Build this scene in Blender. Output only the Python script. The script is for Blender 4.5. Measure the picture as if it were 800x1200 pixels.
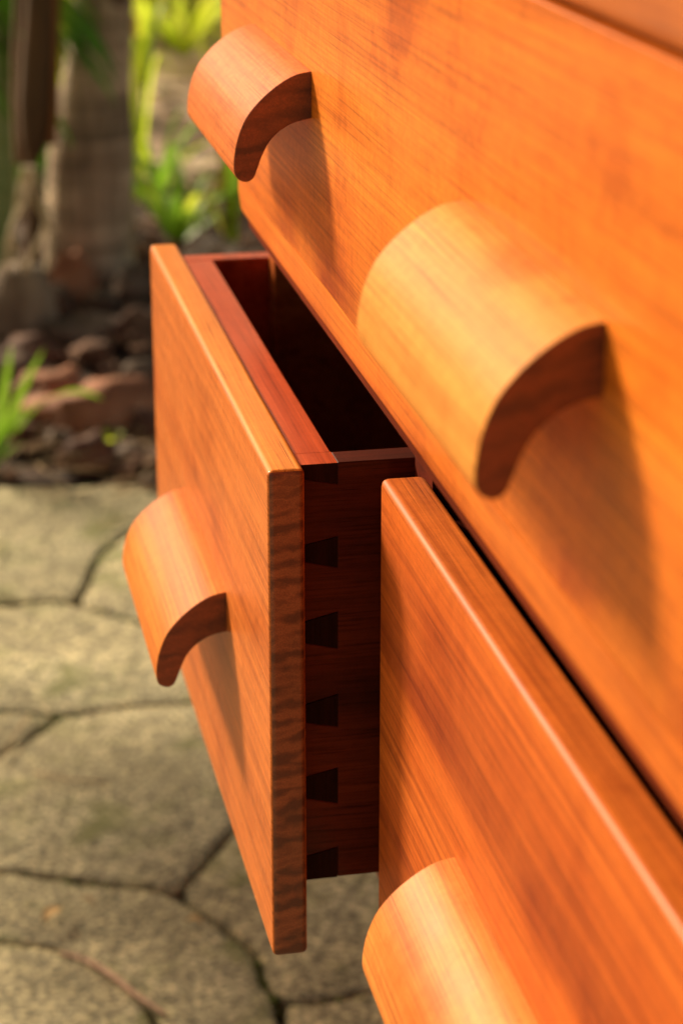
import bpy, bmesh, math, random
from mathutils import Vector, noise
from math import radians as R, pi, sin, cos

scn = bpy.context.scene
for o in list(bpy.data.objects): bpy.data.objects.remove(o)

# ------------------------------------------------------------------ camera
CAM = Vector((-0.18615, -0.88751, 0.27300))
YAW, PITCH, FPX = 0.19812, 0.35210, 2598.5          # focal length in pixels of a 1200-high frame
GZ = -0.75                                          # paving level (z = 0 is the lower edge of the wide drawer)
FWD = Vector((sin(YAW)*cos(PITCH), cos(YAW)*cos(PITCH), -sin(PITCH)))
cam_d = bpy.data.cameras.new('camera'); cam = bpy.data.objects.new('camera', cam_d)
scn.collection.objects.link(cam); scn.camera = cam
cam.location = CAM; cam.rotation_euler = FWD.to_track_quat('-Z', 'Y').to_euler()
cam_d.sensor_fit = 'VERTICAL'; cam_d.sensor_height = 36; cam_d.lens = FPX/1200*36
cam_d.clip_start = .01; cam_d.clip_end = 400
cam_d.dof.use_dof = True; cam_d.dof.focus_distance = 0.945; cam_d.dof.aperture_fstop = 9.5
cam_d.dof.aperture_blades = 0
scn.render.resolution_x = 682; scn.render.resolution_y = 1024

# ------------------------------------------------------------------ light
SUN_RAY = Vector((1.0, -1.6, -.98)).normalized()
to_sun = -SUN_RAY
w = bpy.data.worlds.new("World"); scn.world = w; w.use_nodes = True
wn = w.node_tree; bg = wn.nodes['Background']
sky = wn.nodes.new('ShaderNodeTexSky'); sky.sky_type = 'NISHITA'; sky.sun_disc = False
sky.sun_elevation = math.asin(to_sun.z)
sky.sun_rotation = math.atan2(to_sun.x, to_sun.y)
sky.air_density = 1.0; sky.dust_density = 3.0; sky.ozone_density = .6
tint = wn.nodes.new('ShaderNodeMix'); tint.data_type = 'RGBA'; tint.blend_type = 'MULTIPLY'      # warm white balance
tint.inputs[0].default_value = 1; tint.inputs[7].default_value = (1.15, .86, .58, 1)
wn.links.new(sky.outputs[0], tint.inputs[6]); wn.links.new(tint.outputs[2], bg.inputs[0]); bg.inputs[1].default_value = .085
sl = bpy.data.lights.new('sun', 'SUN'); so = bpy.data.objects.new('sun', sl); scn.collection.objects.link(so)
sl.energy = 4.6; sl.angle = R(10); sl.color = (1, .84, .60)
so.rotation_euler = SUN_RAY.to_track_quat('-Z', 'Y').to_euler(); so.location = (-3, 4, 3)
scn.view_settings.view_transform = 'Standard'; scn.view_settings.look = 'None'
scn.view_settings.exposure = 0.56; scn.view_settings.gamma = 1

COL = scn.collection
rnd = random.Random(7)

# ------------------------------------------------------------------ helpers
_cr = Vector((cos(YAW), -sin(YAW), 0)); _cu = _cr.cross(FWD)
def at(u, v, z=None, y=None):
    """a point of the place under pixel (u, v) of the 800x1200 photograph, on a level z or at a distance y"""
    d = FWD*FPX + _cr*(u-400) - _cu*(v-600)
    s = (z-CAM.z)/d.z if z is not None else (y-CAM.y)/d.y
    return CAM + d*s

def link(o, parent=None):
    COL.objects.link(o)
    if parent: o.parent = parent
    return o
def tag(o, label, cat, group=None):
    o['label'] = label; o['category'] = cat
    if group: o['group'] = group
    return o
def thing(name, label, cat, loc=(0,0,0), group=None, rz=0):
    o = link(bpy.data.objects.new(name, None)); o.location = loc; o.rotation_euler = (0,0,rz)
    o.empty_display_size = .05
    return tag(o, label, cat, group)
def mesh_obj(name, bm, mat, parent=None, smooth=True, bevel=0, seg=3, off=None):
    if off is not None: bmesh.ops.translate(bm, verts=bm.verts, vec=-Vector(off))
    bmesh.ops.recalc_face_normals(bm, faces=bm.faces)
    me = bpy.data.meshes.new(name); bm.to_mesh(me); bm.free()
    for p in me.polygons: p.use_smooth = smooth
    me.materials.append(mat)
    o = link(bpy.data.objects.new(name, me), parent)
    if bevel:
        b = o.modifiers.new('bevel', 'BEVEL'); b.width = bevel; b.segments = seg
        b.limit_method = 'ANGLE'; b.angle_limit = R(40); b.harden_normals = True
    return o
def pydata(name, vs, fs, mat, parent=None, smooth=True):
    me = bpy.data.meshes.new(name); me.from_pydata(vs, [], fs); me.update()
    for p in me.polygons: p.use_smooth = smooth
    me.materials.append(mat)
    return link(bpy.data.objects.new(name, me), parent)
def box_bm(a, b):
    bm = bmesh.new()
    bmesh.ops.create_cube(bm, size=1)
    for v in bm.verts:
        v.co = Vector([(a[i]+b[i])/2 + v.co[i]*(b[i]-a[i]) for i in range(3)])
    return bm
def board(name, a, b, mat, parent, bevel=.002, off=(0,0,0)):
    return mesh_obj(name, box_bm(a, b), mat, parent, bevel=bevel, off=off)
def prism(poly, axis, a, b):
    """polygon of 2-D points extruded along an axis ('y': points are x,z; 'x': points are y,z; 'z': x,y)"""
    bm = bmesh.new()
    def P(p, t):
        return {'y': (p[0], t, p[1]), 'x': (t, p[0], p[1]), 'z': (p[0], p[1], t)}[axis]
    A = [bm.verts.new(P(p, a)) for p in poly]; B = [bm.verts.new(P(p, b)) for p in poly]
    bm.faces.new(A); bm.faces.new(B[::-1])
    for i in range(len(poly)):
        j = (i+1) % len(poly); bm.faces.new((A[i], B[i], B[j], A[j]))
    return bm
def catmull(pts, n=4, closed=False):
    out = []
    N = len(pts); rng = range(N if closed else N-1)
    for i in rng:
        g = lambda k: Vector(pts[k % N]) if closed else Vector(pts[max(0, min(N-1, k))])
        p0, p1, p2, p3 = g(i-1), g(i), g(i+1), g(i+2)
        for k in range(n):
            t = k/n
            out.append(.5*((2*p1)+(p2-p0)*t+(2*p0-5*p1+4*p2-p3)*t*t+(3*p1-p0-3*p2+p3)*t**3))
    if not closed: out.append(Vector(pts[-1]))
    return out

# ------------------------------------------------------------------ materials
class NT:
    def __init__(s, name):
        s.m = bpy.data.materials.new(name); s.m.use_nodes = True
        s.n = s.m.node_tree; s.b = s.n.nodes['Principled BSDF']
    def add(s, t, **k):
        x = s.n.nodes.new(t)
        for a, v in k.items(): setattr(x, a, v)
        return x
    def l(s, a, b): s.n.links.new(a, b)
    def coord(s, scale=(1,1,1), loc=(0,0,0), rot=(0,0,0), kind='Object'):
        c = s.add('ShaderNodeTexCoord'); m = s.add('ShaderNodeMapping')
        s.l(c.outputs[kind], m.inputs[0]); m.inputs['Scale'].default_value = scale
        m.inputs['Location'].default_value = loc; m.inputs['Rotation'].default_value = rot
        return m.outputs[0]
    def noise(s, v, scale, detail=4, rough=.5, dist=0):
        x = s.add('ShaderNodeTexNoise'); s.l(v, x.inputs['Vector'])
        x.inputs['Scale'].default_value = scale; x.inputs['Detail'].default_value = detail
        x.inputs['Roughness'].default_value = rough; x.inputs['Distortion'].default_value = dist
        return x.outputs['Fac']
    def ramp(s, f, stops, interp='LINEAR'):
        x = s.add('ShaderNodeValToRGB'); s.l(f, x.inputs[0]); e = x.color_ramp.elements
        x.color_ramp.interpolation = interp
        while len(e) < len(stops): e.new(.5)
        for q, (p, c) in zip(e, stops):
            q.position = p; q.color = (*c, 1) if len(c) == 3 else c
        return x.outputs[0]
    def mix(s, f, a, b, mode='MIX'):
        x = s.add('ShaderNodeMix', data_type='RGBA', blend_type=mode)
        for i, v in ((0, f), (6, a), (7, b)):
            if hasattr(v, 'links') or hasattr(v, 'is_linked'): s.l(v, x.inputs[i])
            else: x.inputs[i].default_value = v if i == 0 else (*v, 1)
        return x.outputs[2]
    def math(s, op, a, b=0):
        x = s.add('ShaderNodeMath', operation=op)
        for i, v in ((0, a), (1, b)):
            if isinstance(v, (int, float)): x.inputs[i].default_value = v
            else: s.l(v, x.inputs[i])
        return x.outputs[0]
    def bump(s, h, strength, dist):
        x = s.add('ShaderNodeBump'); s.l(h, x.inputs['Height'])
        x.inputs['Strength'].default_value = strength; x.inputs['Distance'].default_value = dist
        s.l(x.outputs[0], s.b.inputs['Normal']); return x

def wood(name, light, mid, dark, grain='y', seed=0, figure=1.0, coat=.35, rough=.55, tilt=0.0, fleck=1.0, streak=.5, spec=.07, crough=.12):
    """varnished timber: grain runs along one axis, with growth bands, pores and a little figure"""
    t = NT(name)
    k = {'x': (.06, 1, 1), 'y': (1, .018, 1), 'z': (1, 1, .06)}[grain]
    kf = {'x': (.03, 1, 1), 'y': (1, .009, 1), 'z': (1, 1, .03)}[grain]
    v = t.coord(k, (seed*1.37, seed*.71, seed*2.3), (tilt, 0, 0))
    vf = t.coord(kf, (seed*.9, seed*1.7, seed*.3), (tilt, 0, 0))
    vi = t.coord((1, 1, 1), (seed, seed*.5, seed*.2))
    kp = {'x': (.018, 1, 1), 'y': (1, .007, 1), 'z': (1, 1, .018)}[grain]
    vp = t.coord(kp, (seed*.4, seed*.6, seed*1.1), (tilt, 0, 0))
    big = t.noise(v, 17, 3, .5, .45)
    bands = t.noise(v, 52, 4, .55, .5)
    fine = t.noise(vf, 260, 4, .6, .2)
    fib = t.noise(vf, 1000, 3, .7)
    pore = t.noise(vp, 1900, 2, .5)
    cloud = t.noise(vi, 11, 4, .6, .5)
    ripple = t.noise(vi, 150, 4, .65, 1.5)
    base = t.ramp(big, [(.32, dark), (.43, mid), (.58, light), (.72, mid)])
    # narrow darker growth lines
    ln = t.ramp(bands, [(.36, (1,1,1)), (.42, (0,0,0)), (.52, (0,0,0)), (.56, (.7,.7,.7)), (.60, (0,0,0))])
    c = t.mix(t.math('MULTIPLY', ln, streak), base, dark)
    cl = t.ramp(cloud, [(.38, (0,0,0)), (.66, (1,1,1))])
    c = t.mix(t.math('MULTIPLY', cl, .45*figure), c, light)
    ck = t.ramp(cloud, [(.30, (.72,.60,.55)), (.46, (1,1,1))])
    c = t.mix(.8*figure if figure < 1.2 else .9, c, ck, 'MULTIPLY')
    c = t.mix(.55*fleck, c, t.ramp(fine, [(.36, (.74,.66,.62)), (.50, (1,1,1)), (.68, (1.08,1.1,1.12))]), 'MULTIPLY')
    fi = t.ramp(fib, [(.32, (.55,.5,.48)), (.50, (1,1,1)), (.70, (1.15,1.15,1.15))])
    c = t.mix(.8*fleck, c, fi, 'MULTIPLY')
    c = t.mix(.7*fleck, c, t.ramp(pore, [(.28, (.35,.25,.22)), (.36, (1,1,1))]), 'MULTIPLY')
    rp = t.ramp(ripple, [(.3, (.78,.74,.70)), (.6, (1.08,1.08,1.08))])
    c = t.mix(.65*figure, c, rp, 'MULTIPLY')
    t.l(c, t.b.inputs['Base Color'])
    t.b.inputs['Roughness'].default_value = rough
    t.b.inputs['Specular IOR Level'].default_value = spec
    t.b.inputs['Coat Weight'].default_value = coat
    rr = t.ramp(cloud, [(.3, (crough,)*3), (.7, (crough*1.6,)*3)])
    t.l(rr, t.b.inputs['Coat Roughness'])
    h = t.math('ADD', t.math('ADD', fib, pore), t.math('MULTIPLY', t.noise(vi, 45, 3), 3.5))
    t.bump(h, .3, .0004)
    return t.m

L, M_, D = (.76, .225, .020), (.66, .155, .012), (.36, .062, .005)
M = {}
M['front']  = wood('honey timber board', L, M_, D, 'y', 1, 1.1, .2, streak=.4)
M['front2'] = wood('honey timber lower board', (.72,.20,.022), (.62,.14,.013), (.36,.062,.006), 'y', 4.4, .7, .2, streak=.5)
M['top']    = wood('honey timber of the top drawer', (.50,.14,.022), (.42,.10,.014), (.26,.05,.008), 'y', 9, .6, .4)
M['open']   = wood('timber of the open drawer front', (.64,.185,.034), (.53,.128,.020), (.25,.046,.008), 'y', 12.3, 1, .3, crough=.2, streak=.55)
M['edge'] = wood('light-painted top edge of the open drawer front', (.76,.26,.042), (.68,.21,.03), (.48,.12,.018), 'y', 14.1, .6, .3, streak=.35)  # paler wood: light falling on the top faces is put into the colour
M['closed'] = wood('streaky timber of the closed drawer front', (.64,.155,.020), (.53,.105,.012), (.26,.038,.006), 'y', 21.2, .7, .2, crough=.3, tilt=.04, streak=.7)
M['box']    = wood('red timber of the drawer box', (.56,.085,.02), (.48,.065,.015), (.32,.035,.009), 'y', 3, .5, .45)
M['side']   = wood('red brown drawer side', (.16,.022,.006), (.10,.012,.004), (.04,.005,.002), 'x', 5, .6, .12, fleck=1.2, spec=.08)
M['tail']   = wood('dark end grain of the dovetails', (.03,.006,.003), (.02,.0045,.0025), (.012,.003,.002), 'z', 8, .5, 0, spec=.05)
M['lip'] = wood('shade-darkened red batten under the rail', (.22,.035,.010), (.15,.022,.006), (.08,.01,.003), 'y', 7.7, .6, 0, spec=.03)  # red darkened so the colour carries the shade below the rail
M['carc']   = wood('carcass timber', (.52,.13,.025), (.42,.085,.016), (.22,.035,.008), 'y', 6, .6, .25)
M['inner']  = wood('darker inner boards', (.30,.07,.02), (.24,.05,.014), (.15,.03,.008), 'y', 16, .5, 0)  # darker uncoated wood for the inside boards
M['h1'] = wood('timber of a handle ', (.62,.175,.040), (.56,.14,.03), (.37,.075,.015), 'y', 31, 1.4, 0, streak=.25)
M['h2'] = wood('pale yellow timber of a handle', (.68,.29,.056), (.62,.235,.044), (.44,.13,.028), 'y', 33.5, 1, 0, streak=.25)
M['h3'] = wood('golden timber of a handle', (.70,.24,.04), (.62,.175,.026), (.40,.085,.012), 'y', 36, .8, .06, crough=.35, streak=.5)
M['h4'] = wood('golden streaked timber of a handle', (.74,.27,.055), (.66,.20,.034), (.42,.095,.014), 'y', 38.7, .8, .12, crough=.35, streak=.4)
def endgrain(name, seed, a, b, c, bs=1.0):
    t = NT(name)
    v = t.coord((.35, .35, 1), (seed, seed, seed), (0, .22, 0)); vi = t.coord((1,1,1), (seed,0,0))
    wv = t.add('ShaderNodeTexWave', wave_type='BANDS', bands_direction='Z', wave_profile='SIN')
    t.l(t.coord((1,1,1), (seed,seed,seed), (0, .20, 0)), wv.inputs['Vector'])
    for nm, vl in (('Scale', 38*bs), ('Distortion', 3.2), ('Detail', 3), ('Detail Scale', 1.6*bs*2), ('Detail Roughness', .55)): wv.inputs[nm].default_value = vl
    fl = t.noise(vi, 1500, 3, .7); md = t.noise(vi, 40, 3)
    bands = t.math('ADD', t.math('MULTIPLY', wv.outputs['Fac'], .17), t.math('MULTIPLY', t.noise(v, 75*bs, 4, .6, 1.0), .83))
    cc = t.ramp(bands, [(.37, c), (.47, b), (.56, a), (.66, b)])
    f = t.ramp(fl, [(.32, (.55,)*3), (.55, (1,1,1)), (.72, (1.7,1.5,1.35))])
    cc = t.mix(.8, cc, f, 'MULTIPLY'); m = t.ramp(md, [(.3, (.75,)*3), (.7, (1.1,)*3)])
    cc = t.mix(1, cc, m, 'MULTIPLY')
    t.l(cc, t.b.inputs['Base Color']); t.b.inputs['Roughness'].default_value = .5
    t.b.inputs['Coat Weight'].default_value = .2; t.b.inputs['Coat Roughness'].default_value = .25
    t.bump(fl, .2, .0003)
    return t.m
M['end'] = endgrain('end grain of the open drawer front', 2, (.34,.095,.028), (.25,.062,.018), (.13,.028,.009))
M['hend'] = endgrain('end grain of the handles', 5, (.25,.052,.013), (.19,.037,.009), (.11,.019,.005), .8)

def simple(name, cols, scale=8, rough=.8, detail=5, bump=0, bscale=30, coordscale=(1,1,1), transl=0, dist=0):
    t = NT(name); v = t.coord(coordscale)
    n = t.noise(v, scale, detail, .6, dist)
    k = len(cols); st = [(.3+.4*i/(k-1), c) for i, c in enumerate(cols)]
    c = t.ramp(n, st); t.l(c, t.b.inputs['Base Color']); t.b.inputs['Roughness'].default_value = rough
    if bump: t.bump(t.noise(v, bscale, 5, .6), .8, bump)
    if transl:
        tr = t.add('ShaderNodeBsdfTranslucent'); t.l(c, tr.inputs[0]); mx = t.add('ShaderNodeMixShader')
        mx.inputs[0].default_value = transl; t.l(t.b.outputs[0], mx.inputs[1]); t.l(tr.outputs[0], mx.inputs[2])
        t.l(mx.outputs[0], t.n.nodes['Material Output'].inputs[0])
    return t.m
def stone_mat():
    t = NT('weathered concrete paving'); v = t.coord((1,1,1), kind='Object')
    a = t.noise(v, 5, 5, .6); b = t.noise(v, 45, 5, .7); g = t.noise(v, 170, 4, .7); ms = t.noise(v, 9, 4, .65, .6)
    c = t.ramp(a, [(.3, (.25,.22,.13)), (.5, (.355,.315,.195)), (.7, (.47,.43,.28))])
    c = t.mix(.9, c, t.ramp(b, [(.34, (.55,.55,.50)), (.5, (1,1,1)), (.66, (1.4,1.38,1.3))]), 'MULTIPLY')
    c = t.mix(1, c, t.ramp(g, [(.42, (.48,.47,.44)), (.5, (.95,.95,.95)), (.59, (2.0,1.95,1.8))]), 'MULTIPLY')
    mf = t.ramp(ms, [(.50, (0,0,0)), (.66, (.85,.85,.85))])
    c = t.mix(mf, c, (.17,.18,.045))
    oi = t.add('ShaderNodeObjectInfo'); rr = t.ramp(oi.outputs['Random'], [(0, (.86,.86,.84)), (1, (1.08,1.07,1.05))])
    c = t.mix(1, c, rr, 'MULTIPLY')
    t.l(c, t.b.inputs['Base Color']); t.b.inputs['Roughness'].default_value = .85
    t.bump(t.math('ADD', t.noise(v, 30, 5, .65), t.math('MULTIPLY', g, .4)), 1, .006)
    return t.m
M['stone'] = stone_mat()
M['joint'] = simple('mossy joint soil', [(.02,.014,.007), (.035,.03,.01), (.07,.085,.015)], 9, .95, bump=.004, bscale=120)
M['moss'] = simple('moss', [(.05,.06,.012), (.10,.12,.02), (.14,.16,.03)], 20, .95)
M['soil'] = simple('dark garden soil', [(.012,.006,.003), (.045,.022,.011), (.10,.05,.026)], 14, .95, bump=.01, bscale=40)
M['litter'] = simple('dry tan leaf litter ground', [(.32,.22,.14), (.52,.38,.26), (.66,.50,.36)], 5, .95, bump=.004, bscale=14)
M['rock'] = simple('red brown lava rock', [(.03,.014,.008), (.12,.045,.024), (.26,.105,.055)], 11, .85, bump=.008, bscale=30)
M['rock2'] = simple('grey brown rock', [(.045,.028,.018), (.13,.08,.052), (.30,.21,.155)], 9, .85, bump=.008, bscale=30)
M['log'] = simple('terracotta coloured rock', [(.14,.05,.022), (.32,.12,.055), (.48,.22,.115)], 9, .8, bump=.006, bscale=30)
M['chip'] = simple('bark chips', [(.03,.014,.008), (.14,.06,.03), (.34,.19,.11)], 22, .9)
M['straw'] = simple('dry straw', [(.30,.19,.09), (.5,.36,.2)], 12, .8)
M['twig'] = simple('brown twig', [(.42,.22,.13), (.66,.42,.28)], 15, .6)
M['dryleaf'] = simple('dry yellow leaf', [(.60,.36,.12), (.80,.56,.24)], 12, .7)
M['grass'] = simple('green strap leaf', [(.10,.24,.014), (.22,.42,.03), (.36,.55,.05)], 6, .45, transl=.5)
M['lime'] = simple('lime strap leaf', [(.34,.46,.03), (.58,.70,.06), (.80,.78,.10)], 4, .45, transl=.7)
M['palmleaf'] = simple('palm leaflet', [(.04,.16,.014), (.11,.30,.022), (.28,.48,.04)], 4, .4, transl=.5)
M['amber'] = simple('yellowing strap leaf', [(.30,.20,.02), (.50,.36,.04)], 4, .5, transl=.3)
M['cane'] = simple('green palm cane', [(.13,.20,.06), (.22,.30,.10), (.32,.38,.16)], 5, .5, coordscale=(1,1,3))
M['sheath'] = simple('brown palm sheath', [(.035,.018,.008), (.085,.045,.016), (.16,.08,.028)], 12, .8, coordscale=(1,1,.15), bump=.004)
M['orange_sheath'] = simple('orange brown dead sheath', [(.13,.045,.010), (.32,.12,.02)], 12, .7, coordscale=(1,1,.15))
M['root'] = simple('pale dry root', [(.42,.34,.20), (.62,.52,.34)], 10, .7)
M['stump'] = simple('fibrous grey brown stump', [(.08,.05,.032), (.20,.145,.10), (.36,.28,.20)], 14, .9, coordscale=(1,1,.3), bump=.006)
def trunk_mat():
    t = NT('ringed grey brown palm bark'); v = t.coord((1,1,1)); vz = t.coord((2,2,24)); vv = t.coord((70,70,9))
    a = t.noise(v, 6, 4); r = t.noise(vz, 1.0, 3, .6, .3); f = t.noise(vv, 1, 3, .6); k = t.noise(v, 11, 2, .4)
    c = t.ramp(a, [(.3, (.29,.205,.14)), (.5, (.44,.335,.235)), (.7, (.58,.46,.335))])
    c = t.mix(.8, c, t.ramp(r, [(.38, (.40,.38,.35)), (.5, (.95,.95,.95)), (.62, (1.4,1.4,1.4))]), 'MULTIPLY')
    c = t.mix(.8, c, t.ramp(f, [(.35, (.6,.58,.55)), (.65, (1.2,1.2,1.2))]), 'MULTIPLY')
    c = t.mix(t.ramp(k, [(.66, (0,0,0)), (.72, (.8,.8,.8))]), c, (.06,.025,.012))
    t.l(c, t.b.inputs['Base Color']); t.b.inputs['Roughness'].default_value = .85
    t.bump(t.math('ADD', r, f), .8, .006)
    return t.m
M['bark'] = trunk_mat()

# ================================================================== SETTING: ground
def sheet(name, x0, x1, y0, y1, z, n, amp, mat, kind='structure'):
    vs, fs = [], []
    for j in range(n+1):
        for i in range(n+1):
            x = x0+(x1-x0)*i/n; y = y0+(y1-y0)*j/n
            vs.append((x, y, z+amp*(noise.noise(Vector((x*2.1, y*2.1, 3)))+.5*noise.noise(Vector((x*6, y*6, 1))))))
    for j in range(n):
        for i in range(n):
            a = j*(n+1)+i; fs.append((a, a+1, a+n+2, a+n+1))
    o = pydata(name, vs, fs, mat); o['kind'] = kind; return o
BORD = 2.03
paving = sheet('paving', -3.2, 4.0, -3.0, BORD+.03, GZ-.022, 40, .002, M['joint'])
soilo = sheet('garden_bed', -3.2, 4.0, BORD+.03, 3.95, GZ-.01, 70, .02, M['soil'])
ground = sheet('ground', -160, 160, -120, 220, GZ-.09, 2, 0, M['litter'])
far_gr = sheet('dry_ground', -9, 11, 3.95, 16, GZ-.0, 60, .015, M['litter'])

# paving stones: outlines measured on the level of the paving
cells = [
 [(-250,572),(-60,570),(100,568),(245,563),(205,592),(160,618),(135,632),(115,650),(102,680),(90,705),(60,700),(0,707),(-120,712),(-250,715)],
 [(245,563),(400,560),(560,556),(560,735),(400,745),(300,745),(220,738),(155,725),(90,705),(102,680),(115,650),(135,632),(160,618),(205,592)],
 [(-250,715),(-120,712),(0,707),(60,700),(90,705),(155,725),(220,738),(300,745),(400,745),(400,810),(330,820),(260,820),(130,828),(75,838),(0,832),(-250,820)],
 [(-250,820),(0,832),(75,838),(50,855),(0,882),(-110,920),(-250,960)],
 [(-250,960),(-110,920),(0,882),(50,855),(75,838),(130,828),(260,820),(330,820),(350,850),(342,900),(310,935),(272,968),(240,1005),(207,1045),(150,1036),(90,1031),(0,1020),(-250,1010)],
 [(-250,1010),(0,1020),(90,1031),(150,1036),(207,1045),(250,1075),(290,1105),(305,1140),(325,1168),(335,1230),(330,1300),(240,1300),(205,1230),(185,1192),(160,1165),(130,1140),(100,1120),(50,1107),(0,1103),(-250,1085)],
 [(-250,1085),(0,1103),(50,1107),(100,1120),(130,1140),(160,1165),(185,1192),(205,1230),(240,1300),(-250,1300)],
 [(272,968),(310,935),(342,900),(420,880),(560,900),(560,1140),(440,1155),(400,1166),(345,1173),(325,1168),(305,1140),(290,1105),(250,1075),(207,1045),(240,1005)],
 [(325,1168),(345,1173),(400,1166),(440,1155),(560,1140),(560,1300),(330,1300),(335,1230)],
 [(400,745),(560,735),(560,900),(420,880),(342,900),(350,850),(330,820),(400,810)],
]
def clip(poly, n, d):                              # keep n.p <= d
    out = []
    for i in range(len(poly)):
        a, b = poly[i], poly[(i+1) % len(poly)]
        da, db = a.dot(n)-d, b.dot(n)-d
        if da <= 0: out.append(a)
        if (da < 0) != (db < 0) and abs(da-db) > 1e-9: out.append(a+(b-a)*(da/(da-db)))
    return out
def area(p): return .5*sum(p[i].x*p[(i+1) % len(p)].y-p[(i+1) % len(p)].x*p[i].y for i in range(len(p)))
def resample(p, step):
    out = []
    for i in range(len(p)):
        a, b = p[i], p[(i+1) % len(p)]; n = max(1, int((b-a).length/step))
        for k in range(n): out.append(a+(b-a)*(k/n))
    return out
def inset(p, d):
    n = len(p); out = []
    for i in range(n):
        a, b, c = p[i-1], p[i], p[(i+1) % n]
        e1 = (b-a).normalized(); e2 = (c-b).normalized()
        n1 = Vector((-e1.y, e1.x)); n2 = Vector((-e2.y, e2.x)); m = n1+n2
        if m.length < 1e-4: m = n1
        m.normalize(); out.append(b+m*d/max(.5, m.dot(n1)))
    return out
def smooth_poly(p, it):
    for _ in range(it):
        n = len(p); p = [(p[i-1]+p[i]*2+p[(i+1) % n])/4 for i in range(n)]
    return p
def paver(poly, idx, wide=.0055):
    if area(poly) < 0: poly = poly[::-1]
    p = smooth_poly(resample(poly, .012 if idx < 20 else .03), 2)
    p = [q+Vector((noise.noise(Vector((q.x*22, q.y*22, idx*.0))), noise.noise(Vector((q.x*22, q.y*22, 9)))))*.004+Vector((noise.noise(Vector((q.x*70, q.y*70, idx*3.1))), noise.noise(Vector((q.x*70, q.y*70, idx*3.1+9)))))*.0032 for q in p]
    c = sum(p, Vector((0, 0)))/len(p); dz = rnd.uniform(-.003, .003)
    tx, ty = rnd.uniform(-.005, .005), rnd.uniform(-.005, .005)
    bm = bmesh.new(); rings = []
    for ins, z in ((wide*.55, -.04), (wide*.6, -.006), (wide*.75, -.0025), (wide*1.0, -.0004), (wide*1.7, .0008)):
        q = inset(p, ins)
        rings.append([bm.verts.new((v.x-c.x, v.y-c.y, z+dz+(v.x-c.x)*tx+(v.y-c.y)*ty+.0012*noise.noise(Vector((v.x*40, v.y*40, z*5))))) for v in q])
    for a, b in zip(rings, rings[1:]):
        for i in range(len(a)):
            j = (i+1) % len(a); bm.faces.new((a[i], a[j], b[j], b[i]))
    from mathutils.geometry import tessellate_polygon
    for tri in tessellate_polygon([[Vector((v.co.x, v.co.y, 0)) for v in rings[-1]]]):
        try: bm.faces.new([rings[-1][i] for i in tri])
        except ValueError: pass
    o = mesh_obj('paving_stone', bm, M['stone'], paving); o.location = (c.x, c.y, GZ)
    return o
polys = [[at(u, v, z=GZ).xy for u, v in c] for c in cells]
for i, p in enumerate(polys): paver(p, i)
quad = [at(u, v, z=GZ).xy for u, v in ((-250,565),(-250,1300),(560,1300),(560,556))]
if area(quad) < 0: quad = quad[::-1]
sides = []
for i in range(4):
    a, b = quad[i], quad[(i+1) % 4]; e = (b-a).normalized(); n = Vector((e.y, -e.x)); sides.append((n, a.dot(n)))
seeds = []
for _ in range(6000):
    s = Vector((rnd.uniform(-2.4, 3.2), rnd.uniform(-2.2, BORD)))
    if max(s.dot(n)-d for n, d in sides) < .07: continue
    if all((s-q).length > .27 for q in seeds): seeds.append(s)
for k, s in enumerate(seeds):
    p = [Vector((-2.8,-2.6)), Vector((3.6,-2.6)), Vector((3.6,BORD)), Vector((-2.8,BORD))]
    for q in seeds:
        if q is s or (q-s).length > 1.2: continue
        n = (q-s).normalized(); p = clip(p, n, ((q+s)/2).dot(n))
        if len(p) < 3: break
    if len(p) < 3: continue
    n, d = max(sides, key=lambda t: s.dot(t[0])-t[1]); p = clip(p, -n, -d)
    if len(p) >= 3 and abs(area(p)) > .008: paver(p, 20+k)

# moss tufts in the joints: nobody could count them
bm = bmesh.new()
for p in polys:
    for q in resample(p, .009):
        if noise.noise(Vector((q.x*7, q.y*7, 4))) < .02 or rnd.random() < .35: continue
        r = rnd.uniform(.002, .0055)
        m = bmesh.ops.create_icosphere(bm, subdivisions=1, radius=r)['verts']
        o_ = Vector((q.x+rnd.uniform(-.005,.005), q.y+rnd.uniform(-.005,.005), GZ-.010+rnd.uniform(0,.006)))
        for v in m: v.co = v.co*rnd.uniform(.8, 1.3)+o_
mo = mesh_obj('moss', bm, M['moss']); mo['kind'] = 'stuff'
tag(mo, 'green moss growing along the joints between the paving stones', 'moss')

# ================================================================== CHEST
XO, T, Y2, ZT, ZB = -.04036, .01645, .42996, -.03885, -.27885
MM, SS, IB, SB, WS = .01447, .0029, .01695, .0313, .0150
YR = -.56                                           # near (right-hand) end of the chest
H1Y, H1Z, H2Y, H2Z = .10895, .11373, -.32742, .11318
XC = .0054
H3Y, H3Z, H4Y, H4Z, HL = .13149, -.14731, -.3144, -.14637, .1600
CX = .0272                                           # front plane of the carcass
chest = thing('chest_of_drawers', 'body of the orange varnished timber chest around the drawers, standing on the paving',
              'chest of drawers', (0, -.08, GZ))
co = (0, -.08, GZ)
def cpart(name, a, b, mat, bevel=.0015): return board(name, a, b, mat, chest, bevel, co)
cpart('side_panel', (CX, .378, -.292), (.44, .398, .39), M['carc'])
cpart('side_panel', (CX, YR+.012, -.292), (.44, YR+.032, .39), M['carc'])
cpart('bottom_panel', (CX+.0005, YR+.033, -.2918), (.43, .377, -.262), M['carc'])
cpart('top_panel', (-.012, YR-.015, .3905), (.455, .425, .415), M['front'], .004)
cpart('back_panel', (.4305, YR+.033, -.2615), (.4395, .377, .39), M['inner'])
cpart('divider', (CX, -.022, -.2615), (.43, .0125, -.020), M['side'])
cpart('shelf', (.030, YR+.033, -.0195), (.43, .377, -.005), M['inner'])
cpart('shelf', (.030, YR+.033, .186), (.43, .377, .198), M['inner'])
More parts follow.
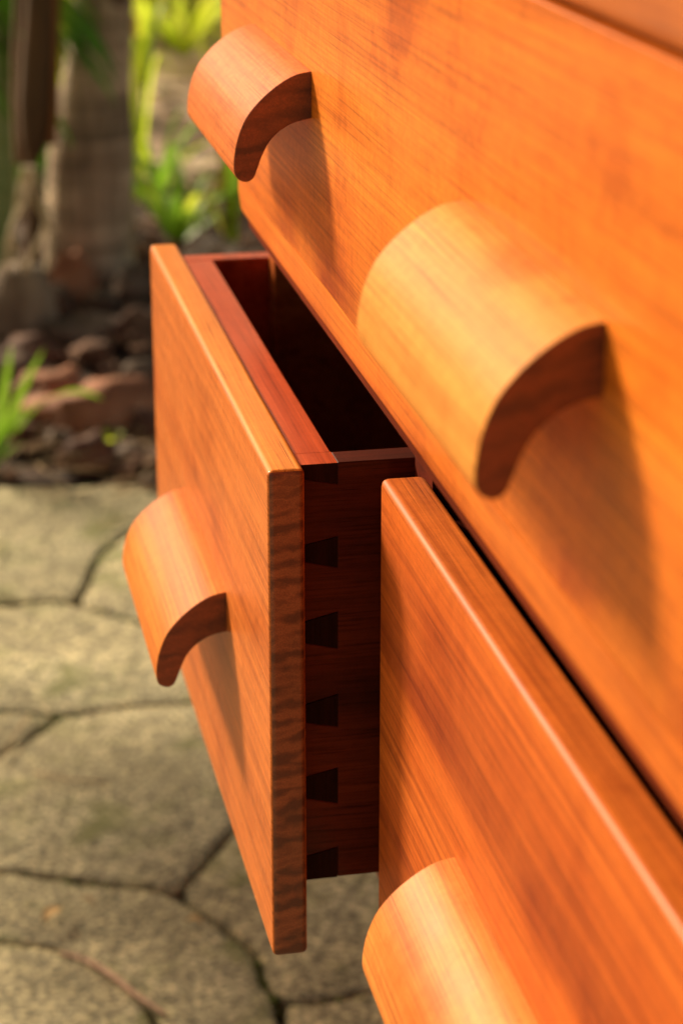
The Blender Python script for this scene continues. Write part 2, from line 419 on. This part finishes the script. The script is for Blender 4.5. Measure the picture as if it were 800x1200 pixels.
bm = bmesh.new(); rings = []
for q in [(YR, 0)]+[(.3355-.012+.012*sin(a), .012*(1-cos(a))) for a in [R(d) for d in (0, 15, 30, 45, 60, 72, 82)]]:
    zb_ = .0002+q[1]; rr_ = .0042
    sec = [(.0002, .0203), (.0166, .0203), (.0166, zb_)]+[(.0002+rr_-rr_*sin(R(a)), zb_+rr_-rr_*cos(R(a))) for a in (0, 18, 36, 54, 72, 90)]
    rings.append([bm.verts.new((x, q[0], z)) for x, z in sec])
for a, b in zip(rings, rings[1:]):
    for i in range(len(a)): bm.faces.new((a[i], a[(i+1) % len(a)], b[(i+1) % len(a)], b[i]))
bm.faces.new(rings[0]); bm.faces.new(rings[-1][::-1])
rail = mesh_obj('rail', bm, M['front2'], chest, off=co)
cpart('rail_lip', (.0030, YR, -.0050), (.0166, .318, 0), M['lip'], .0008)
rail.data.set_sharp_from_angle(angle=R(40))
for lx, ly in ((.16,.22), (.40,.22), (.16,-.42), (.40,-.42)):
    bm = bmesh.new(); rings = []
    for z, r in ((-.2919, .024), (GZ+.1, .018), (GZ+.003, .014)):
        rings.append([bm.verts.new((lx+sx*r, ly+sy*r, z)) for sx, sy in ((-1,-1),(1,-1),(1,1),(-1,1))])
    for a, b in zip(rings, rings[1:]):
        for i in range(4): bm.faces.new((a[i], a[(i+1) % 4], b[(i+1) % 4], b[i]))
    bm.faces.new(rings[0]); bm.faces.new(rings[-1][::-1])
    mesh_obj('leg', bm, M['carc'], chest, bevel=.002, off=co)

# the curved handle, measured from its end face
prof = [(-.0004,0),(.0065,.0012),(.0130,.0042),(.0192,.0085),(.0248,.0135),(.0298,.0195),(.0330,.0258),(.0351,.0325),
        (.0362,.0395),(.0361,.0450),(.0344,.0482),(.0306,.0497),(.0272,.0480),(.0251,.0432),(.0230,.0378),(.0200,.0322),
        (.0166,.0284),(.0122,.0252),(.0070,.0229),(-.0004,.0214)]
hp = [(-p.x, -p.y) for p in catmull([Vector(p) for p in prof], 5)]
def handle(parent, off, X, y, z, mat, endmat=M['hend']):
    o = mesh_obj('handle', prism([(X+a, z+b) for a, b in hp], 'y', y, y+HL), mat, parent, bevel=.0007, seg=2, off=off)
    o.data.materials.append(endmat)
    for p in o.data.polygons:
        if abs(p.normal.y) > .9: p.material_index = 1
    return o

# wide drawer with two handles (its front ends shorter than the open one's)
wo = (0, -.08, .0204)
wide = thing('wide_drawer', 'wide closed orange drawer above the open drawer, with two curved timber handles', 'drawer', wo)
poly = [(YR, .0206), (YR, .1900), (.3925, .1900), (.3885, .060), (.3850, .0206)]
f = mesh_obj('drawer_front', prism(poly, 'x', 0, .0165), M['front'], wide, bevel=.0007, seg=2, off=wo)
handle(wide, wo, 0, H1Y, H1Z, M['h1']); handle(wide, wo, 0, H2Y, H2Z, M['h2'])
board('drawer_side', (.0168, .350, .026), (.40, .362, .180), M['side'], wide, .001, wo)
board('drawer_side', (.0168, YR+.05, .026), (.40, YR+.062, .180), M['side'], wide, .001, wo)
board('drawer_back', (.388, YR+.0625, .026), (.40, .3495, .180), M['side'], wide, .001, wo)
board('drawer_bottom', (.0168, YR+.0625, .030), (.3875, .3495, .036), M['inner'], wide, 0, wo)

to = (0, -.08, .196)
topd = thing('wide_drawer', 'wide closed top drawer of the chest, only a corner of its front in view', 'drawer', to)
board('drawer_front', (-.001, YR, .1915), (.0165, .3925, .383), M['top'], topd, .005, to)
handle(topd, to, -.001, H1Y, .305, M['h3']); handle(topd, to, -.001, H2Y, .305, M['h3'])
board('drawer_side', (.0168, .350, .202), (.40, .362, .370), M['side'], topd, .001, to)
board('drawer_side', (.0168, YR+.05, .202), (.40, YR+.062, .370), M['side'], topd, .001, to)
board('drawer_back', (.388, YR+.0625, .202), (.40, .3495, .370), M['side'], topd, .001, to)
board('drawer_bottom', (.0168, YR+.0625, .206), (.3875, .3495, .212), M['inner'], topd, 0, to)

# closed lower drawer
cl_o = (0, -.25, ZB)
closed = thing('small_drawer', 'closed lower drawer with streaky grain, right beside the open drawer', 'drawer', cl_o, 'small lower drawers')
board('drawer_front', (XC, YR, ZB+.0005), (XC+.0198, -.0164, ZT), M['closed'], closed, .0032, cl_o)
handle(closed, cl_o, XC, H4Y, H4Z, M['h4'])
board('drawer_side', (XC+.0200, -.044, ZB+SB), (.33, -.032, ZT-.016), M['side'], closed, .001, cl_o)
board('drawer_side', (XC+.0200, YR+.05, ZB+SB), (.33, YR+.062, ZT-SS), M['side'], closed, .001, cl_o)
board('drawer_back', (.318, YR+.0625, ZB+SB), (.33, -.0445, ZT-SS), M['side'], closed, .001, cl_o)
board('drawer_bottom', (XC+.0200, YR+.0625, ZB+SB+.006), (.3175, -.0445, ZB+SB+.012), M['inner'], closed, 0, cl_o)

# open drawer
oo = (XO, .2, ZB)
opn = thing('small_drawer', 'lower drawer pulled open, with red box boards and dovetail joints on its side', 'drawer', oo, 'small lower drawers')
f = mesh_obj('drawer_front', box_bm((XO, 0, ZB), (XO+T, Y2, ZT)), M['open'], opn, bevel=.0028, seg=4, off=oo)
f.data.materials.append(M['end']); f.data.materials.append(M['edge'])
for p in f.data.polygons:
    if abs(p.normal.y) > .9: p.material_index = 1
    elif p.normal.z > .9: p.material_index = 2  # top faces take the wood with light painted in
handle(opn, oo, XO, H3Y, H3Z, M['h3'])
xa = XO+T+.0002; xb = XO+T+IB; yn = MM; zt, zb = ZT-SS, ZB+SB; FE = Y2-.0200
tails = [(-.0029,-.0091,-.0029,-.0128), (-.0411,-.0480,-.0379,-.0522), (-.0780,-.0872,-.0740,-.0916),
         (-.1190,-.1268,-.1147,-.1306), (-.1556,-.1653,-.1520,-.1699), (-.1969,-.2085,-.1932,-.2085)]
outline = []
g = .00012
for i, (a0, a1, b0, b1) in enumerate(tails):
    a0, a1, b0, b1 = [ZT+q for q in (a0, a1, b0, b1)]
    if i == 0: outline += [(xb+g, zt), (xb+g, b1-g), (xa, a1-g)]
    elif i == len(tails)-1: outline += [(xa, a0+g), (xb+g, b0+g), (xb+g, zb)]
    else: outline += [(xa, a0+g), (xb+g, b0+g), (xb+g, b1-g), (xa, a1-g)]
    bmt = prism([(xa, a0), (xb, b0), (xb, b1), (xa, a1)] if i not in (0, 5) else
                ([(xa, zt), (xb, zt), (xb, b1), (xa, a1)] if i == 0 else [(xa, a0), (xb, b0), (xb, zb), (xa, zb)]), 'y', yn-.00025, yn+WS)
    t_ = mesh_obj('dovetail', bmt, M['tail'], opn, smooth=False, off=oo)
    if i == 0:
        t_.data.materials.append(M['box'])
        for p in t_.data.polygons:
            if p.normal.z > .9: p.material_index = 1
outline += [(.30, zb), (.30, zt)]
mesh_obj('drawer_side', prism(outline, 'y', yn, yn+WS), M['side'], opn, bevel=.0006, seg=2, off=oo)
board('box_front', (xa, yn+WS+.0001, zb), (xb, FE-WS-.0001, zt), M['box'], opn, .0008, oo)
board('drawer_side', (xa, FE-WS, zb), (.30, FE, zt), M['box'], opn, .0012, oo)
board('drawer_back', (.288, yn+WS+.0001, zb), (.2999, FE-WS-.0001, zt), M['side'], opn, .001, oo)
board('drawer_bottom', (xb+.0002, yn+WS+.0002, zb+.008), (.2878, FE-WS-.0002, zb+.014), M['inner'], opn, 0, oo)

# ================================================================== GARDEN
def tube(path, rad, n=10, cap=True):
    vs, fs = [], []; m = len(path)
    for i, p in enumerate(path):
        d = (path[min(m-1, i+1)]-path[max(0, i-1)]).normalized()
        a = d.orthogonal().normalized() if abs(d.z) < .99 else Vector((1,0,0)); a = (a-d*a.dot(d)).normalized()
        if abs(d.z) > .5: a = (Vector((1,0,0))-d*d.x).normalized()
        b = d.cross(a); r = rad(i/(m-1)) if callable(rad) else rad
        for k in range(n): vs.append(p+(a*cos(2*pi*k/n)+b*sin(2*pi*k/n))*r)
    for i in range(m-1):
        for k in range(n): fs.append((i*n+k, i*n+(k+1) % n, (i+1)*n+(k+1) % n, (i+1)*n+k))
    if cap: fs.append(tuple(range(n))[::-1]); fs.append(tuple(range((m-1)*n, m*n)))
    return vs, fs
def blade(base, tip, sag, wid, n=8, side=None, fold=.25):
    """one strap leaf from base to tip: arched, tapered, folded along its midrib"""
    vs, fs = [], []; d = tip-base
    s = side or Vector((-d.y, d.x, 0)).normalized() if (abs(d.x)+abs(d.y)) > 1e-4 else Vector((1,0,0))
    for i in range(n+1):
        t = i/n; c = base+d*t+Vector((0,0,sag*4*t*(1-t))); w_ = wid*(.55+.9*t)*(1-t**2.2) if i < n else 0
        w_ = max(w_, .0002); up = Vector((0,0,fold*w_))
        vs += [c-s*w_+up, c, c+s*w_+up]
    for i in range(n):
        a = i*3; fs += [(a, a+1, a+4, a+3), (a+1, a+2, a+5, a+4)]
    return vs, fs
def join(parts):
    vs, fs = [], []
    for v, f in parts:
        k = len(vs); vs += v; fs += [tuple(i+k for i in q) for q in f]
    return vs, fs
def leaf_plant(name, label, loc, leaves, mat, group=None, extra=None):
    """leaves: (azimuth, length, rise, sag, width); each leaf a mesh of its own"""
    t = thing(name, label, 'plant', loc, group)
    for k, (az, ln_, rise, sag, wd) in enumerate(leaves):
        v, f = blade(Vector((cos(az)*.01, sin(az)*.01, 0)), Vector((cos(az)*ln_, sin(az)*ln_, rise)), sag, wd)
        pydata('leaf', v, f, extra if extra and k % 4 == 1 else mat, t)
    return t
def rock(pos, r, mat, label, seed, sq=(1, .8, .7), name='rock', cat='rock', group='rocks in the garden bed', rz=0):
    bm = bmesh.new(); bmesh.ops.create_icosphere(bm, subdivisions=3, radius=1)
    for v in bm.verts:
        n = noise.noise(v.co*1.3+Vector((seed*3.1, 0, 0)))*.5+noise.noise(v.co*2.6+Vector((seed, 5, 0)))*.32
        d = 1+n; v.co = Vector((v.co.x*sq[0]*d, v.co.y*sq[1]*d, v.co.z*sq[2]*d))*r
        v.co.z = max(v.co.z, -r*sq[2]*.55)
    o = mesh_obj(name, bm, mat); o.location = pos; o.rotation_euler = (0, 0, rz)
    return tag(o, label, cat, group)

# palm with the thick ringed trunk
tb = at(104, 318, z=GZ)
dist = tb.y-CAM.y
def px(n, y): return n*(y-CAM.y)/FPX*1.12                 # size of n photo pixels at distance y
palm = thing('palm_tree', 'palm with thick grey brown ringed trunk behind the open drawer', 'tree', (tb.x, tb.y, GZ))
path, rads = [], []
prof_t = [(320,104,56),(285,105,52),(240,106,50),(200,107,50),(165,108,48),(130,110,43),(90,113,39),(50,117,37),(0,121,34),(-80,127,32),(-300,140,30),(-700,150,28)]
pts = []
for v_, u_, r_ in prof_t:
    q = at(u_, v_, y=tb.y); pts.append((q-tb-Vector((0,0,0)), px(r_, tb.y)*.93))
pts[0] = (Vector((0,0,-.05)), pts[0][1])
fine = catmull([Vector((p.x, p.y, p.z, r)) for p, r in pts], 14)
vs, fs = [], []; n = 40
for i, q in enumerate(fine):
    for k in range(n):
        a = 2*pi*k/n; rr = q[3]*(1+.035*(((i % 5) == 0) - .5)+.03*noise.noise(Vector((cos(a)*2, sin(a)*2, q[2]*9))))
        vs.append((q[0]+cos(a)*rr, q[1]+sin(a)*rr, q[2]))
for i in range(len(fine)-1):
    for k in range(n): fs.append((i*n+k, i*n+(k+1) % n, (i+1)*n+(k+1) % n, (i+1)*n+k))
pydata('trunk', vs, fs, M['bark'], palm)
def fronds(parent, top, count, length, rseed, mat, droop=.5, name='frond'):
    rr = random.Random(rseed)
    for k in range(count):
        az = 2*pi*k/count+rr.uniform(-.2, .2); ln_ = length*rr.uniform(.8, 1.1)
        parts = []; spine = []
        for i in range(15):
            t = i/14; spine.append(top+Vector((cos(az)*ln_*t, sin(az)*ln_*t, ln_*(.45*t-droop*1.6*t*t))))
        parts.append(tube(spine, lambda t: .010*(1-t)+.002, 5))
        for i in range(1, 14):
            for s in (-1, 1):
                for h in (0, .5):
                    c = spine[i].lerp(spine[i+1] if i < 14 else spine[i], h)
                    side = Vector((-sin(az)*s, cos(az)*s, 0)); out = Vector((cos(az), sin(az), 0))
                    l2 = ln_*.34*sin(pi*(.15+.8*i/14))
                    parts.append(blade(c, c+(side*.8+out*.55).normalized()*l2+Vector((0,0,-l2*rr.uniform(.2,.55))), l2*.1, .010, 4))
        v, f = join(parts); pydata(name, v, f, mat, parent)
top = Vector(fine[-1][:3])
fronds(palm, top, 8, .8, 3, M['palmleaf'], .25)

# second palm: brown sheathed stem tapering down onto a fibrous stump of roots, with looped pale roots
sb_ = at(30, 388, z=GZ)
p2 = thing('palm_tree', 'slender palm with dark brown sheathed stem above a stump with looped pale roots', 'tree', (sb_.x, sb_.y, GZ))
def pth(pix, y): return [at(u, v, y=y)-sb_.xy.to_3d()-Vector((0,0,GZ)) for u, v in pix]
ys = sb_.y
pp = pth([(28,385),(27,360),(26,335),(26,312)], ys); pp[0] = Vector((0,0,-.03))
v, f = tube(catmull(pp, 4), lambda t: px(38-6*t-26*max(0, t-.55)**1.3, ys), 22); pydata('stump', v, f, M['stump'], p2)
pp = pth([(40,330),(40,250),(38,195),(40,165),(43,120),(46,70),(50,0),(52,-120),(54,-300)], ys+.05)
rd = [12,8,6,14,19,19,18,17,15]
def rfun(t): 
    k = t*(len(rd)-1); i = min(int(k), len(rd)-2); return px(rd[i]*(1-k+i)+rd[i+1]*(k-i), ys)
v, f = tube(catmull(pp, 6), rfun, 18); pydata('stem', v, f, M['sheath'], p2)
top2 = pp[-1]
pp = pth([(27,192),(25,150),(24,90),(26,20),(30,-60)], ys+.12)
v, f = tube(catmull(pp, 6), lambda t: px(9, ys), 8); pydata('sheath', v, f, M['sheath'], p2)
pp = pth([(60,170),(64,130),(65,90),(66,40),(68,-40)], ys+.03)
v, f = tube(catmull(pp, 6), lambda t: px(5-2*t, ys), 8); pydata('sheath', v, f, M['orange_sheath'], p2)
for k, (pix, dy) in enumerate([([(30,195),(22,240),(11,280),(6,318)], -.12), ([(38,195),(51,235),(60,280),(56,318)], -.15),
        ([(32,195),(36,225),(53,262),(38,298),(32,318)], -.11), ([(40,196),(33,232),(15,268),(22,300),(30,318)], -.14)]):
    c = catmull(pth(pix, ys+dy), 6)
    v, f = tube(c, lambda t: px(3.2-.6*sin(pi*t), ys), 7); pydata('root', v, f, M['root'], p2)
fronds(p2, top2, 6, .55, 5, M['palmleaf'], .2)

# green cane at the edge of the frame
gb = at(-6, 330, z=GZ)
cane = thing('palm_cane', 'pale green ringed palm cane at the left edge of the photo', 'palm', (gb.x, gb.y, GZ))
pp = [at(u, v, y=gb.y)-gb.xy.to_3d()-Vector((0,0,GZ)) for u, v in [(-8,332),(-3,270),(-1,200),(-1,130),(-2,60),(-4,-40),(-8,-300)]]; pp[0].z = -.02
cc = catmull(pp, 8)
v, f = tube(cc, lambda t: px(19-3*t+(1.5 if int(t*48) % 7 == 0 else 0), gb.y), 16); pydata('stem', v, f, M['cane'], cane)
fronds(cane, pp[-1], 5, .5, 9, M['palmleaf'], .2)

# low drooping palm leaflets in the top left corner
fy = sb_.y+.35
fb = at(-60, 330, z=GZ)
lf = thing('palm_shrub', 'low palm with drooping green leaflets in the top left corner', 'palm', (fb.x, fb.y, GZ))
o0 = Vector((fb.x, fb.y, GZ))
for k, (u0, v0, u1, v1) in enumerate([(-70,-40,62,2), (-80,0,58,30), (-90,30,22,85), (-60,-80,85,-30)]):
    a, b = at(u0, v0, y=fy+.1*k)-o0, at(u1, v1, y=fy-.15+.1*k)-o0
    sp = [a.lerp(b, t/12)+Vector((0,0,.10*sin(pi*t/12))) for t in range(13)]
    parts = [tube([Vector((0,0,.05)), a*.5+Vector((0,0,.1)), a], .008, 5), tube(sp, .005, 5)]
    for i in range(1, 13):
        for s in (-1, 1):
            d = (b-a).normalized(); ln_ = .26*(1-.4*i/12)
            tip = sp[i]+d*ln_*.7+Vector((rnd.uniform(-.03,.03), s*ln_*.6, -ln_*(.5+.35*(s > 0))+rnd.uniform(-.05,.05)))
            parts.append(blade(sp[i], tip, .02, .011, 6))
    v, f = join(parts); pydata('frond', v, f, M['palmleaf'], lf)

# strap-leaved plants right of the trunk
def strap(name, label, u, v, n, ln_, rise, wd, mat, seed, extra=None, group='strap leaved plants behind the palms', az0=0, az1=2*pi):
    r_ = random.Random(seed); b = at(u, v, z=GZ)
    lv = []
    for k in range(n):
        az = az0+(az1-az0)*k/n+r_.uniform(-.25,.25); l2 = ln_*r_.uniform(.6, 1.1)
        lv.append((az, l2, rise*r_.uniform(.15, 1.2), rise*r_.uniform(.25, .6), wd*r_.uniform(.8, 1.2)))
    return leaf_plant(name, label, (b.x, b.y, GZ+.01), lv, mat, group, extra)
strap('strap_leaf_plant', 'bright green strap leaved plant between the trunk and the drawer handle', 208, 292, 16, .24, .16, .013, M['grass'], 2, M['lime'])
strap('strap_leaf_plant', 'yellow green strap leaved plant close to the right side of the trunk', 160, 240, 9, .12, .36, .011, M['lime'], 4, M['grass'])
strap('strap_leaf_plant', 'strap leaved plant with yellowing leaves at the corner of the chest', 272, 290, 7, .05, .22, .012, M['amber'], 5, M['grass'])
strap('strap_leaf_plant', 'tall lime green plant in bright light above the dry ground', 245, 30, 40, .50, .30, .024, M['lime'], 6, M['amber'])
strap('strap_leaf_plant', 'lime green plant beside the upper part of the trunk', 168, 20, 16, .30, .30, .018, M['lime'], 8, M['amber'])
strap('strap_leaf_plant', 'dense lime plant on the dry ground left of the chest corner', 215, 70, 42, .50, .20, .020, M['lime'], 31, M['lime'])
strap('strap_leaf_plant', 'lime plant with an orange tinge at the right side of the thick trunk', 165, 105, 18, .16, .30, .013, M['lime'], 33, M['amber'])
strap('strap_leaf_plant', 'low dark green plant in the shade between the two palms', 58, 262, 26, .10, .22, .013, M['palmleaf'], 37, M['grass'])
strap('strap_leaf_plant', 'yellow green plant filling the narrow gap left of the thick trunk', 58, 120, 34, .30, .42, .016, M['lime'], 41, M['amber'])
strap('strap_leaf_plant', 'small arching green plant low beside the trunk, nearest the far drawer corner', 186, 232, 14, .26, .14, .010, M['grass'], 43, M['lime'])
strap('strap_leaf_plant', 'pale lime plant at the top edge of the photo right of the trunk', 178, 36, 46, .50, .28, .018, M['lime'], 45, M['amber'])
strap('strap_leaf_plant', 'green plant seen between the two palm trunks', 70, 172, 26, .12, .50, .014, M['lime'], 10, M['amber'])
far_labels = ['far clump of leaves near the left edge of the photo', 'far clump of leaves behind the brown sheathed stem', 'far clump of leaves straight behind the thick trunk',
              'far clump of leaves right of the thick trunk', 'far clump of leaves above the upper drawer handle', 'clump of leaves left of the green cane, outside the photo', 'far clump of leaves behind the chest']
for k, (u, v) in enumerate([(-60,20), (20,30), (130,-10), (190,-32), (250,-30), (-160,60), (380,-30)]):
    strap('strap_leaf_plant', far_labels[k], u, v-15, 36, .7, .45, .028,
          M['lime'] if k % 2 else M['grass'], 20+k, M['amber'], 'plants of the far planting')

# grass clump near the paving, bottom left of the bed
gp = at(-12, 548, z=GZ)
gt = thing('grass_tuft', 'tuft of long green grass blades at the edge of the garden bed', 'grass tuft', (gp.x, gp.y, GZ))
for u0, v0, u1, v1, sag, wd in [(-5,545,14,405,.01,.0085), (-8,548,52,408,.01,.0105), (-10,552,48,470,.02,.009), (20,505,120,468,.03,.009),
                               (-20,545,-10,430,.01,.009), (-12,556,30,520,.01,.009), (-25,550,-60,440,.02,.009)]:
    wd *= 1.15; a = at(u0, v0, y=gp.y)-Vector((gp.x, gp.y, GZ)); b = at(u1, v1, y=gp.y-.02)-Vector((gp.x, gp.y, GZ))
    v, f = blade(a, b, sag, wd, 9, side=Vector((.85, -.2, .45)).normalized()); pydata('blade', v, f, M['grass'], gt)
sp_ = at(130, 528, z=GZ)
leaf_plant('seedling', 'small bright green seedling on the mulch beside the open drawer', (sp_.x, sp_.y, GZ+.01),
           [(a, .022, .014, .006, .009) for a in (0.3, 1.7, 3.0, 4.4)], M['lime'])

# rocks
specs = [(125,500,52,'log',(1.15,.6,.55),'large terracotta coloured rock between the grass tuft and the drawer', .2),
 (88,345,24,'log',(.8,.8,1.1),'upright red brown rock against the foot of the thick trunk', 0),
 (60,470,34,'log',(1,.8,.6),'flat reddish rock behind the grass tuft', .6),
 (108,545,24,'rock',(1,.8,.8),'dark brown rock in front of the terracotta rock', .3),
 (70,525,15,'rock2',(1,.8,.8),'small grey brown rock beside the grass blades', 1),
 (165,455,20,'rock2',(1,.8,.8),'rounded pale rock beside the left edge of the drawer', 0),
 (150,395,22,'rock',(1.2,.8,.7),'dark rock behind the drawer edge', .5),
 (100,400,26,'rock2',(1.3,.8,.6),'flat grey brown rock in the middle of the bed', 0),
 (118,362,14,'rock2',(1,1,.9),'small pale rock right of the upright red one', 2),
 (65,365,16,'rock2',(.9,.9,1.0),'grey rock left of the upright red one', 0),
 (158,345,18,'rock2',(1,.8,.9),'pale grey rock at the right foot of the thick trunk', 0),
 (40,425,24,'rock',(1.2,.8,.6),'dark red rock in front of the stump', .4),
 (5,440,26,'rock2',(1.2,.8,.6),'grey brown rock at the left edge behind the grass', 0),
 (170,510,18,'rock',(1,.8,.9),'dark rock touching the drawer edge in view', 1.1),
 (152,540,15,'rock2',(1,1,.7),'small brown rock right of the seedling', .6),
 (30,510,16,'rock',(1,1,.8),'dark rock between the grass blades', .1),
 (176,570,9,'rock2',(1,1,.8),'small grey stone on the edge of the paving', 0),
 (240,420,30,'rock',(1.2,1,.7),'dark rock hidden behind the open drawer', 0), (230,330,22,'rock2',(1.2,1,.7),'brown rock behind the far corner of the open drawer', 0)]
for k, (u, v, r_, m, sq, lab, rz) in enumerate(specs):
    if 'hidden' in lab: continue
    b = at(u, v, z=GZ); r = px(r_*1.25, b.y)
    rock(Vector((b.x, b.y, GZ+r*sq[2]*.40)), r, M[m], lab, k+1, sq, rz=rz)
# loose mulch: bark chips and small stones, nobody could count them
bm = bmesh.new()
for k in range(2600):
    y = BORD+.02+(4.1-BORD)*rnd.random()**1.2; x = rnd.uniform(-1.4, 1.6)
    s = rnd.uniform(.006, .024)*(1 if rnd.random() < .8 else 1.8)
    vsx = bmesh.ops.create_icosphere(bm, subdivisions=1, radius=1)['verts'] if k % 3 == 0 else bmesh.ops.create_cube(bm, size=1.3)['verts']
    sc = Vector((s*rnd.uniform(.6,1.6), s*rnd.uniform(.4,1), s*rnd.uniform(.15,.6))); a, b = rnd.uniform(0, 6.28), rnd.uniform(-.7,.7)
    z = GZ+rnd.uniform(-.005,.025)
    for v in vsx:
        c = Vector((v.co.x*sc.x*rnd.uniform(.8,1.2), v.co.y*sc.y, v.co.z*sc.z))
        c = Vector((c.x*cos(b)-c.z*sin(b), c.y, c.x*sin(b)+c.z*cos(b)))
        v.co = Vector((c.x*cos(a)-c.y*sin(a)+x, c.x*sin(a)+c.y*cos(a)+y, c.z+z))
o = mesh_obj('mulch', bm, M['chip'], smooth=False); o['kind'] = 'stuff'; tag(o, 'loose brown bark chips and crumbs covering the garden bed', 'mulch')
bm = bmesh.new()
for k in range(420):
    y = BORD+rnd.uniform(-.10, .30) if k < 300 else rnd.uniform(BORD-.9, BORD); x = rnd.uniform(-.7, .8)
    if k >= 300 and rnd.random() < .6: continue
    a = rnd.gauss(.3, .8); ln_ = rnd.uniform(.02, .14); z = GZ+.006+rnd.uniform(0, .015)*(y > BORD)
    p0 = Vector((x, y, z)); p1 = p0+Vector((cos(a), sin(a), rnd.uniform(0,.1)*(y > BORD)))*ln_
    v, f = tube([p0, p0.lerp(p1, .5)+Vector((0, rnd.uniform(-.01,.01), .002)), p1], .0013, 4)
    vv = [bm.verts.new(q) for q in v]
    for q in f:
        bm.faces.new([vv[i] for i in q])
o = mesh_obj('straw', bm, M['straw']); o['kind'] = 'stuff'; tag(o, 'thin dry straw scattered where the bed meets the paving', 'straw')
# fallen leaf litter on the sunlit ground behind
bm = bmesh.new()
for k in range(1500):
    x, y = rnd.uniform(-2.5, 2.6), rnd.uniform(3.8, 9); s = rnd.uniform(.02, .07); a = rnd.uniform(0, 6.28)
    z = GZ+.02+rnd.uniform(0, .012); vv = []
    for i in range(6):
        t = 2*pi*i/6; q = Vector((cos(t)*s, sin(t)*s*.45, rnd.uniform(-.012,.012)))
        vv.append(bm.verts.new((x+q.x*cos(a)-q.y*sin(a), y+q.x*sin(a)+q.y*cos(a), z+q.z)))
    bm.faces.new(vv)
M['fallen'] = simple('fallen pale leaves', [(.34,.20,.13), (.6,.43,.30), (.78,.62,.48)], 3, .85)
o = mesh_obj('leaf_litter', bm, M['fallen'], smooth=False); o['kind'] = 'stuff'; tag(o, 'pale fallen leaves lying on the dry ground behind the palms', 'leaf litter')

# hedge closing the garden far behind
M['hedge'] = simple('hedge leaves', [(.03,.07,.012), (.09,.17,.02), (.25,.34,.04)], 2, .6, transl=.25)
bm = bmesh.new()
for k in range(16000):
    x = rnd.uniform(-9, 9); y = 11.5+rnd.uniform(-.7, .7); z = GZ+rnd.random()*1.0*(1+.15*noise.noise(Vector((x, 0, 0))))
    s = rnd.uniform(.05, .12); d = Vector((rnd.gauss(0,1), rnd.gauss(0,1), rnd.gauss(0,1))).normalized(); e = d.orthogonal().normalized()*s*.5; d = d*s
    c = Vector((x, y, z)); bm.faces.new([bm.verts.new(q) for q in (c-d, c-e, c+d, c+e)])
o = mesh_obj('hedge', bm, M['hedge'], smooth=False); tag(o, 'long leafy hedge closing the garden far behind the palms', 'hedge')

# unseen tree added at left: its crown shades the paving under the chest
st = Vector((-.62, 2.06, GZ))
tr_ = thing('added_shade_tree', 'unseen small round crowned tree added beside the paving to shade it', 'tree', st)
v, f = tube([Vector((0,0,-.02)), Vector((.01,0,.3)), Vector((0,.01,.62)), Vector((0,0,.9))], lambda t: .022-.008*t, 10); pydata('trunk', v, f, M['sheath'], tr_)
vs, fs = [], []
for k in range(2800):
    d = Vector((rnd.gauss(0,1), rnd.gauss(0,1), rnd.gauss(0,1))).normalized(); c = Vector((0,0,.92))+d*.32*rnd.random()**.45
    a = Vector((rnd.gauss(0,1), rnd.gauss(0,1), rnd.gauss(0,.6))).normalized(); e = a.orthogonal().normalized()*.015; i = len(vs)
    vs += [c-a*.034, c-e, c+a*.034, c+e]; fs.append((i, i+1, i+2, i+3))
pydata('crown', vs, fs, M['palmleaf'], tr_, smooth=False)

# small fallen things on the paving
def flat_leaf(u, v, ln_, wd, az, mat, label, name='fallen_leaf'):
    p = at(u, v, z=GZ+.006); vs, fs = [], []
    for i in range(9):
        t = i/8; w_ = wd*sin(pi*min(1, t*.96+.02))**.8; c = Vector((cos(az), sin(az), 0))*ln_*(t-.5); s = Vector((-sin(az), cos(az), 0))
        z = .004*sin(pi*t)+.001
        vs += [c-s*w_+Vector((0,0,z+.003)), c+Vector((0,0,z)), c+s*w_+Vector((0,0,z+.0025))]
    for i in range(8): a = i*3; fs += [(a,a+1,a+4,a+3), (a+1,a+2,a+5,a+4)]
    o = pydata(name, vs, fs, mat); o.location = p
    return tag(o, label, 'leaf')
flat_leaf(62, 1075, .028, .0065, .9, M['dryleaf'], 'small pale yellow dry leaf lying flat on the paving')
flat_leaf(228, 1083, .014, .004, -.4, M['dryleaf'], 'tiny orange leaf scrap on the paving below the open drawer')
flat_leaf(104, 1060, .016, .0022, -.9, M['straw'], 'tiny pale sliver of leaf on the paving')
tw = [at(u, v, z=GZ+.004) for u, v in ((72,1117),(100,1125),(130,1142),(160,1166),(196,1190))]
v, f = tube([q-tw[0] for q in catmull(tw, 6)], lambda t: .0014+.0012*sin(pi*t), 8)
o = pydata('twig', v, f, M['twig']); o.location = tw[0]; tag(o, 'curved brown twig lying across a joint of the paving', 'twig')
